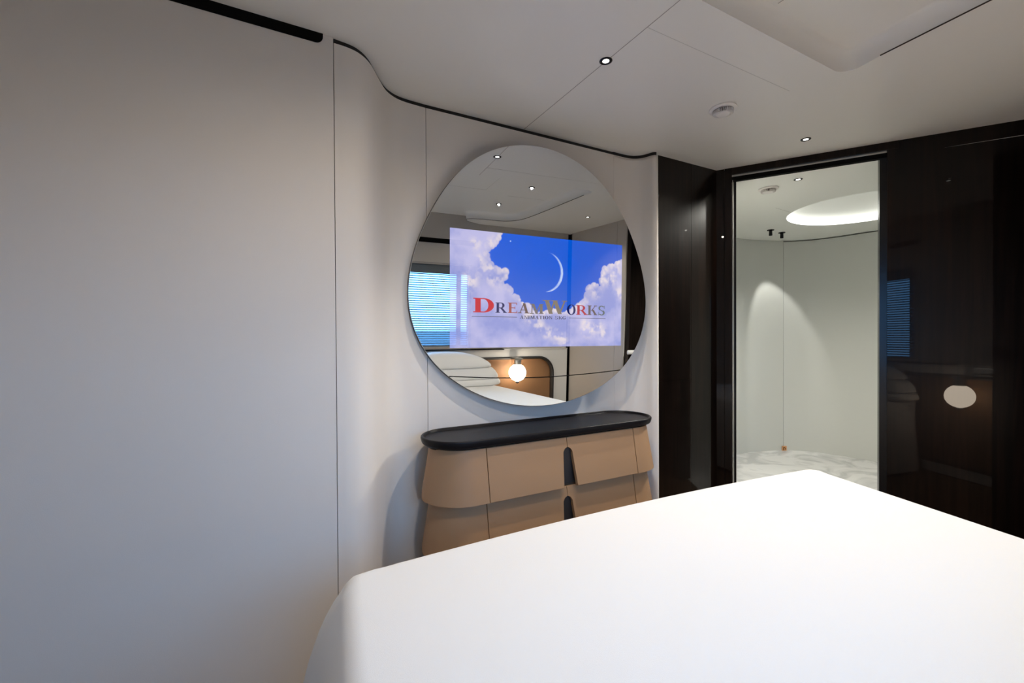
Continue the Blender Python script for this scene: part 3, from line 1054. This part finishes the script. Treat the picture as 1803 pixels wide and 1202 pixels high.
def end_panel(side, z0, z1):
    """curved end of a tier: sheet following the stadium end, flared outwards downwards"""
    path = []                   # (base x, base y, nx, ny)
    cxx = CX + side * HA
    a_list = [176 + (270 - 176) * k / 26 for k in range(27)]
    for a in a_list:
        path.append((cxx, CYD, math.cos(rad(a)) * (1 if side < 0 else -1), math.sin(rad(a))))
    xs = CX - side * -0.488 if False else (0.942 if side < 0 else 1.926)
    path.append(((cxx + xs) / 2, CYD, 0, -1))
    path.append((xs, CYD, 0, -1))
    rows = 14
    th_ = 0.016
    rc = 0.045
    bm = bmesh.new()
    O, I = [], []
    for i in range(rows + 1):
        t = i / rows
        ro, ri = [], []
        for k, (bx_, by_, nx, ny) in enumerate(path):
            z = z1 + (z0 - z1) * t
            # round the lower rear corner
            arc = rad(a_list[min(k, 26)] - 176) * 0.2
            lift = 0.0
            if arc < rc:
                lift = rc - math.sqrt(max(rc * rc - (rc - arc) ** 2, 0))
            z = max(z, z0 + lift)
            tt = (z1 - z) / (z1 - z0)
            r = R0 + FL * tt
            ro.append(bm.verts.new((bx_ + nx * r, by_ + ny * r, z)))
            ri.append(bm.verts.new((bx_ + nx * (r - th_), by_ + ny * (r - th_), z)))
        O.append(ro)
        I.append(ri)
    n = len(path)
    for i in range(rows):
        for k in range(n - 1):
            bm.faces.new((O[i][k], O[i][k + 1], O[i + 1][k + 1], O[i + 1][k]))
            bm.faces.new((I[i][k], I[i + 1][k], I[i + 1][k + 1], I[i][k + 1]))
        for k in (0, n - 1):
            bm.faces.new((O[i][k], O[i + 1][k], I[i + 1][k], I[i][k]))
    for k in range(n - 1):
        bm.faces.new((O[0][k], I[0][k], I[0][k + 1], O[0][k + 1]))
        bm.faces.new((O[rows][k], O[rows][k + 1], I[rows][k + 1], I[rows][k]))
    bmesh.ops.dissolve_degenerate(bm, dist=1e-5, edges=bm.edges)
    return bm


def drawer_front(side, z0, z1):
    """flat flared drawer front with half of the arched finger slot cut from its inner edge"""
    cs = CX + 0.014
    xs = 0.946 if side < 0 else 1.922
    za = z1 - 0.052
    ht, hb = 0.031, 0.046
    pts = [(xs, z1), (cs + side * 0.0012, z1), (cs + side * 0.0012, za)]
    for k in range(1, 9):
        a = k * PI / 16
        pts.append((cs + side * (0.0012 + (ht - 0.0012) * math.sin(a)), za - 0.036 * (1 - math.cos(a))))
    pts += [(cs + side * hb, z0), (xs, z0)]
    bm = bmesh.new()

    def y(z):
        return CYD - (R0 + FL * (z1 - z) / (z1 - z0))
    A = [bm.verts.new((x, y(z), z)) for x, z in pts]
    B = [bm.verts.new((x, y(z) + 0.022, z)) for x, z in pts]
    bm.faces.new(A)
    bm.faces.new(B[::-1])
    for i in range(len(pts)):
        j = (i + 1) % len(pts)
        bm.faces.new((A[i], B[i], B[j], A[j]))
    bmesh.ops.bevel(bm, geom=[e for e in bm.edges if all(v in A for v in e.verts)], offset=0.0012, segments=1, affect='EDGES')
    return bm


def stadium(r, half, n=24, cy=CYD):
    p = polar(CX + half, cy, r, -90, 90, n) + polar(CX - half, cy, r, 90, 270, n)
    return p


for z1 in (0.797, 0.526, 0.255):
    z0 = max(z1 - 0.262, FLOOR + 0.06)
    for side in (-1, 1):
        ch(obj('end_panel', end_panel(side, z0, z1), M['leather'], smooth=50))
    for side in (-1, 1):
        ch(obj('drawer', drawer_front(side, z0, z1), M['leather']))
    ch(obj('finger_slot', box(CX - 0.06, CX + 0.09, CYD - R0 + 0.004, CYD - R0 + 0.02, z0 + 0.004, z1 - 0.04), M['slot'], label='dark arched finger slot between the drawers'))
body = [(x, min(y, 2.380)) for x, y in stadium(R0 - 0.018, HA)]
ch(obj('body', prism(body, FLOOR, 0.790), M['leatherin'], smooth=40))
# tray top: oval with raised lip
tp = [(-0.036, 0.7905), (-0.036, 0.8065), (-0.0135, 0.807), (-0.008, 0.811), (-0.004, 0.819), (-0.0015, 0.829), (0.0, 0.836), (-0.0008, 0.842), (-0.004, 0.8455), (-0.009, 0.8465),
      (-0.0145, 0.8455), (-0.0175, 0.842), (-0.019, 0.836), (-0.021, 0.8335), (-0.025, 0.8325)]
rings = [[(x, y, z) for x, y in stadium(0.193 + g, 0.56)] for g, z in tp]
ch(obj('tray_top', ring_loft(rings), M['tray'], smooth=38, label='black oval tray top with raised lip'))

# ------------------------------------------------------------------ bed
bed = empty('bed', (1.25, 0.35, FLOOR))
tag(bed, 'wide double bed base and mattress beneath the white bedspread', 'bed')
child_keep(obj('bed_base', box(0.34, 1.92, -0.46, 1.20, FLOOR, 0.28, bevel=0.02), M['woodflat']), bed)
child_keep(obj('mattress', box(0.30, 1.94, -0.46, 1.28, 0.28, 0.585, bevel=0.05, seg=4), M['linen']), bed)


def bed_plan(n=240):
    """rounded plan of the bed top: nearly straight left side, bowed foot, slanted right side"""
    x0, y0, y1 = 0.168, -0.50, 1.437
    pts = []

    def xr(y):
        return 1.98 + 0.30 * (y + 0.6)

    def yf(x):
        return y1 - 0.075 * abs((x - 0.95) / 1.4) ** 2.0
    rl, rrr = 0.07, 0.09
    c = []
    # left side going to the foot
    for k in range(40):
        c.append((x0 + 0.12 * (y0 + (1.30 - y0) * k / 39 - 1.4), y0 + (1.30 - y0) * k / 39))
    x0h = x0 + 0.12 * (y0 - 1.4)
    yl = yf(x0 + rl)
    for k in range(1, 10):
        a = PI - k * PI / 18
        c.append((x0 + rl + rl * math.cos(a), yl - rl + rl * math.sin(a)))
    for k in range(50):
        x = x0 + rl + (2.46 - x0 - rl) * k / 49
        c.append((x, yf(x)))
    xe = 2.46
    ye = yf(xe)
    for k in range(1, 10):
        a = PI / 2 - k * PI / 18
        c.append((xe + rrr * math.cos(a) * 0.95, ye - rrr + rrr * math.sin(a)))
    for k in range(40):
        y = ye - rrr - (ye - rrr - y0 + 0.11) * k / 39
        c.append((xr(y) if k else xe + rrr * 0.95, y))
    for k in range(1, 30):
        x = xr(y0) + (x0h - xr(y0)) * k / 30
        c.append((x, y0 - 0.0628 * (x - x0)))
    # resample evenly
    P = [Vector(p) for p in c]
    L = [0.0]
    for i in range(len(P)):
        L.append(L[-1] + (P[(i + 1) % len(P)] - P[i]).length)
    out = []
    for k in range(n):
        s = L[-1] * k / n
        i = max(j for j in range(len(P)) if L[j] <= s)
        t = (s - L[i]) / max(L[i + 1] - L[i], 1e-9)
        out.append(P[i].lerp(P[(i + 1) % len(P)], t))
    return out


BZ = 0.652
plan = bed_plan(320)
NP = len(plan)
nrm = []
for i in range(NP):
    t = (plan[(i + 3) % NP] - plan[i - 3]).normalized()
    nrm.append(Vector((-t.y, t.x)))
cen = Vector((1.2, 0.4))
if nrm[10].dot(plan[10] - cen) < 0:
    nrm = [-v for v in nrm]
rings = []
for t in [0.02, 0.1, 0.2, 0.3, 0.4, 0.5, 0.6, 0.68, 0.76, 0.83, 0.89, 0.94, 0.975]:
    r = []
    for i, p in enumerate(plan):
        pos = cen + (p - nrm[i] * 0.05 - cen) * t
        z = BZ + 0.006 * (1 - t * t) + 0.004 * mnoise.noise(Vector((pos.x * 1.6, pos.y * 3.0, 1.0))) * (1 - t ** 6)
        # faint creases lying parallel to the foot
        z += 0.0018 * mnoise.noise(Vector((pos.x * 1.2 + 5, pos.y * 11.0 + pos.x * 1.5, 3.0)))
        r.append((pos.x, pos.y, z))
    rings.append(r)
RE = 0.06
for k in range(0, 9):
    a = k * PI / 2 / 8 * 0.70
    r = []
    for i, p in enumerate(plan):
        pos = p + nrm[i] * (RE * math.sin(a) - RE)
        z = BZ - RE * (1 - math.cos(a))
        # pull creases at the foot corner
        dcr = (p - Vector((0.19, 1.40))).length
        w = math.exp(-(dcr / 0.16) ** 2) * (k / 8)
        fold = math.sin(i * 1.9) * 0.0022 * w
        r.append((pos.x + nrm[i].x * fold, pos.y + nrm[i].y * fold, z + fold))
    rings.append(r)
zb, zt = FLOOR + 0.04, rings[-1][0][2]
for k in range(1, 15):
    t = k / 14
    r = []
    for i, p in enumerate(plan):
        base = rings[22 - 1][i]
        s = i / NP * 2 * PI
        wave = 0.020 * math.sin(s * 17 + 0.6) + 0.012 * math.sin(s * 29 + 1.0)
        dcr = (p - Vector((0.19, 1.42))).length
        corner = math.exp(-(dcr / 0.16) ** 2)
        dz = (zt - zb) * t
        outw = 0.115 * (1 - math.exp(-dz / 0.22)) + wave * t * 0.75 + corner * 0.075 * (1 - math.exp(-dz / 0.25))
        if p.y < -0.47:
            outw = 0.0
        r.append((base[0] + nrm[i].x * outw, base[1] + nrm[i].y * outw, zt + (zb - zt) * t))
    rings.append(r)
bm = ring_loft(rings, cap1=False)
sp = obj('bedspread', bm, M['linen'], smooth=180)
tag(sp, 'plain white bedspread draped over the bed in the foreground', 'bedspread')


# stacked pillows against the headboard (seen in the mirror)
def pillow(profile, cx, cy, rz, label, seed, half_depth=0.20, n=72):
    """soft pillow: rounded plan outlines stacked along (height, half length) pairs, soft welt at the seams"""
    lmax = max(l for _, l in profile)
    rings = []
    for z, l in profile:
        w = half_depth * (l / lmax) ** 0.55
        r = []
        for k in range(n):
            a = 2 * PI * k / n
            c, s_ = math.cos(a), math.sin(a)
            e = 2 / 4.6
            x = l * math.copysign(abs(c) ** e, c)
            y = w * math.copysign(abs(s_) ** e, s_)
            d = 0.006 * mnoise.noise(Vector((x * 6 + seed, y * 6, z * 14)))
            r.append((x * (1 + d), y * (1 + d * 2), z + d * 0.4))
        rings.append(r)
    o = obj('pillow', ring_loft(rings), M['pillow'], smooth=60)
    o.location = (cx, cy, BZ + 0.007)
    o.rotation_euler = (0, 0, rz)
    tag(o, label, 'pillow', 'pillows stacked at the head of the bed')
    return o


pillow([(0.000, 0.635), (0.004, 0.655), (0.018, 0.668), (0.040, 0.668), (0.062, 0.655), (0.072, 0.64), (0.0755, 0.60)], 1.46, -0.335, -BA,
       'flattened white pillow at the bottom of the stack seen in the mirror', 1)
pillow([(0.0775, 0.60), (0.081, 0.625), (0.092, 0.640), (0.125, 0.632), (0.165, 0.606), (0.195, 0.575), (0.209, 0.555), (0.2125, 0.52)], 1.46, -0.335, -BA,
       'white pillow in the middle of the stack seen in the mirror', 2)
pillow([(0.2145, 0.51), (0.218, 0.535), (0.228, 0.552), (0.250, 0.545), (0.280, 0.512), (0.310, 0.462), (0.338, 0.398), (0.360, 0.325), (0.376, 0.245),
        (0.386, 0.16), (0.391, 0.08), (0.392, 0.02)], 1.455, -0.335, -BA, 'plump white pillow on top of the stack seen in the mirror', 3)

# ------------------------------------------------------------------ headboard, niche and globe lamp (seen in the mirror)
hb = empty('headboard', tuple(BM @ Vector((-1.6, 0.03, FLOOR))))
tag(hb, 'pale panelled headboard with a rounded tan niche below the window', 'headboard')


def round_rect(x0, x1, z0, z1, r, n=10):
    p = []
    for cxx, czz, a0 in ((x1 - r, z1 - r, 0), (x0 + r, z1 - r, 90), (x0 + r, z0 + r, 180), (x1 - r, z0 + r, 270)):
        for k in range(n + 1):
            a = rad(a0 + 90 * k / n)
            p.append((cxx + r * math.cos(a), czz + r * math.sin(a)))
    return p


HZ1 = 1.045
nx0, nx1, nz0, nz1, nr = -3.05, -0.285, 0.05, 0.915, 0.20
rr1 = round_rect(nx0, nx1, nz0, nz1, nr)
bm = bmesh.new()
outer_l = [(-3.35, FLOOR + 0.01), (-0.045, FLOOR + 0.01), (-0.045, HZ1), (-3.35, HZ1)]


def hpt(x, y, z):
    return BM @ Vector((x, y, z))


edges = []
for lp in (outer_l, rr1):
    vs = [bm.verts.new((x, z, 0)) for x, z in lp]
    for i in range(len(vs)):
        edges.append(bm.edges.new((vs[i], vs[(i + 1) % len(vs)])))
bmesh.ops.triangle_fill(bm, edges=edges, use_beauty=True)
ext = bmesh.ops.extrude_face_region(bm, geom=list(bm.faces))
for v in [g for g in ext['geom'] if isinstance(g, bmesh.types.BMVert)]:
    v.co.z = 0.058
for v in bm.verts:
    v.co = hpt(v.co.x, v.co.z + 0.002, v.co.y)
child_keep(obj('panel', bm, M['headboard'], smooth=30), hb)
rings = []
for g, y in ((0.0, 0.004), (0.0, 0.062), (0.012, 0.074), (0.028, 0.074), (0.036, 0.062)):
    rings.append([hpt(x, y, z) for x, z in round_rect(nx0 - g + 0.002, nx1 + g - 0.002, nz0 - g + 0.002, nz1 + g - 0.002, nr + g)])
child_keep(obj('niche_rim', ring_loft(rings, cap0=False, cap1=False), M['nicherim'], smooth=60, label='dark rounded rim round the niche'), hb)
bm = bmesh.new()
f = bm.faces.new([bm.verts.new(hpt(x, 0.012, z)) for x, z in rr1])
bmesh.ops.solidify(bm, geom=bm.faces[:], thickness=0.006)
child_keep(obj('niche_back', bm, M['niche'], label='tan leather back of the niche'), hb)
child_keep(obj('cap_strip', box(-3.36, -1.02, -0.0, 0.085, HZ1 + 0.001, HZ1 + 0.012, BM), M['blacktrim'], label='thin black strip under the window'), hb)
child_keep(obj('cap_shelf', box(-1.018, -0.045, 0.0, 0.07, HZ1 + 0.001, HZ1 + 0.010, BM), M['headboard']), hb)

lp_ = hpt(-0.88, 0.20, 0.755)
lamp = empty('globe_lamp', tuple(lp_))
tag(lamp, 'glowing opal globe lamp hanging in the tan headboard niche', 'lamp')
prof = [(0.0, -0.112)] + [(0.112 * math.sin(rad(a)), -0.112 * math.cos(rad(a))) for a in range(8, 166, 8)] + [(0.030, 0.109)]
obj('globe', lathe(prof, 40), M['globe'], lamp, smooth=180)
obj('socket', lathe([(0, 0.10), (0.044, 0.10), (0.048, 0.108), (0.048, 0.165), (0.040, 0.172), (0, 0.172)], 28), M['steel'], lamp, smooth=40, label='grey metal socket above the globe')
bm = bmesh.new()
bx(bm, -0.055, 0.055, -0.186, 0.05, 0.172, 0.190, Matrix.Rotation(-BA, 4, 'Z'))
obj('wall_bracket', bm, M['steel'], lamp)
obj('lower_knob', lathe([(0, -0.142), (0.014, -0.139), (0.024, -0.127), (0.026, -0.116), (0.018, -0.110), (0, -0.110)], 24), M['edge'], lamp, smooth=40)
obj('pull_rod', tube([(-0.088, 0.02, 0.175), (-0.088, 0.02, 0.02), (-0.088, 0.02, -0.06)], 0.0022, 8), M['nicherim'], lamp)

# ------------------------------------------------------------------ venetian blind at the window (seen in the mirror)
vb = empty('venetian_blind', tuple(BM @ Vector((-2.45, -0.05, WZ1))))
tag(vb, 'grey venetian blind with daylight between its slats, behind the bed', 'blind')
bm = bmesh.new()
PIT = 0.0275


def slat(bm, zc, depth, tilt, th_=0.0022):
    m = BM @ Matrix.Translation((0, -0.058, zc)) @ Matrix.Rotation(rad(tilt), 4, 'X')
    bx(bm, WX0 + 0.025, WX1 - 0.025, -depth / 2, depth / 2, -th_ / 2, th_ / 2, m)


z = WZ0 + 0.035
while z < WZ1 - 0.13:
    slat(bm, z, 0.026, -28)
    z += PIT
child_keep(obj('slats', bm, M['slat']), vb)
bm = bmesh.new()
for k in range(8):
    slat(bm, WZ1 - 0.121 + k * 0.0135, 0.026, 0, 0.0127)
child_keep(obj('gathered_slats', bm, M['slat']), vb)
child_keep(obj('head_rail', box(WX0 + 0.022, WX1 - 0.022, -0.085, -0.03, WZ1 - 0.021, WZ1 - 0.0205 + 0.0, BM), M['slat']), vb)
child_keep(obj('bottom_rail', box(WX0 + 0.025, WX1 - 0.025, -0.072, -0.044, WZ0 + 0.0205, WZ0 + 0.032, BM, 0.002), M['slat']), vb)

# sea outside below the horizon
struct(obj('ground_sea', box(-60, 60, -120, -1.6, -3.0, -2.8), M['sea']))

# door lever on the entrance door
dh = empty('door_lever', (3.475, 0.47, 1.085))
tag(dh, 'pale grey rounded door lever beside the dark entrance, at the mirror right edge', 'door handle')
bm = box(-0.065, 0.065, 0.0, 0.035, -0.026, 0.026, bevel=0.016, seg=4)
obj('lever', bm, M['detector'], dh, smooth=60)
obj('stem', box(-0.018, 0.018, -0.05, 0.002, -0.014, 0.014), M['steel'], dh)
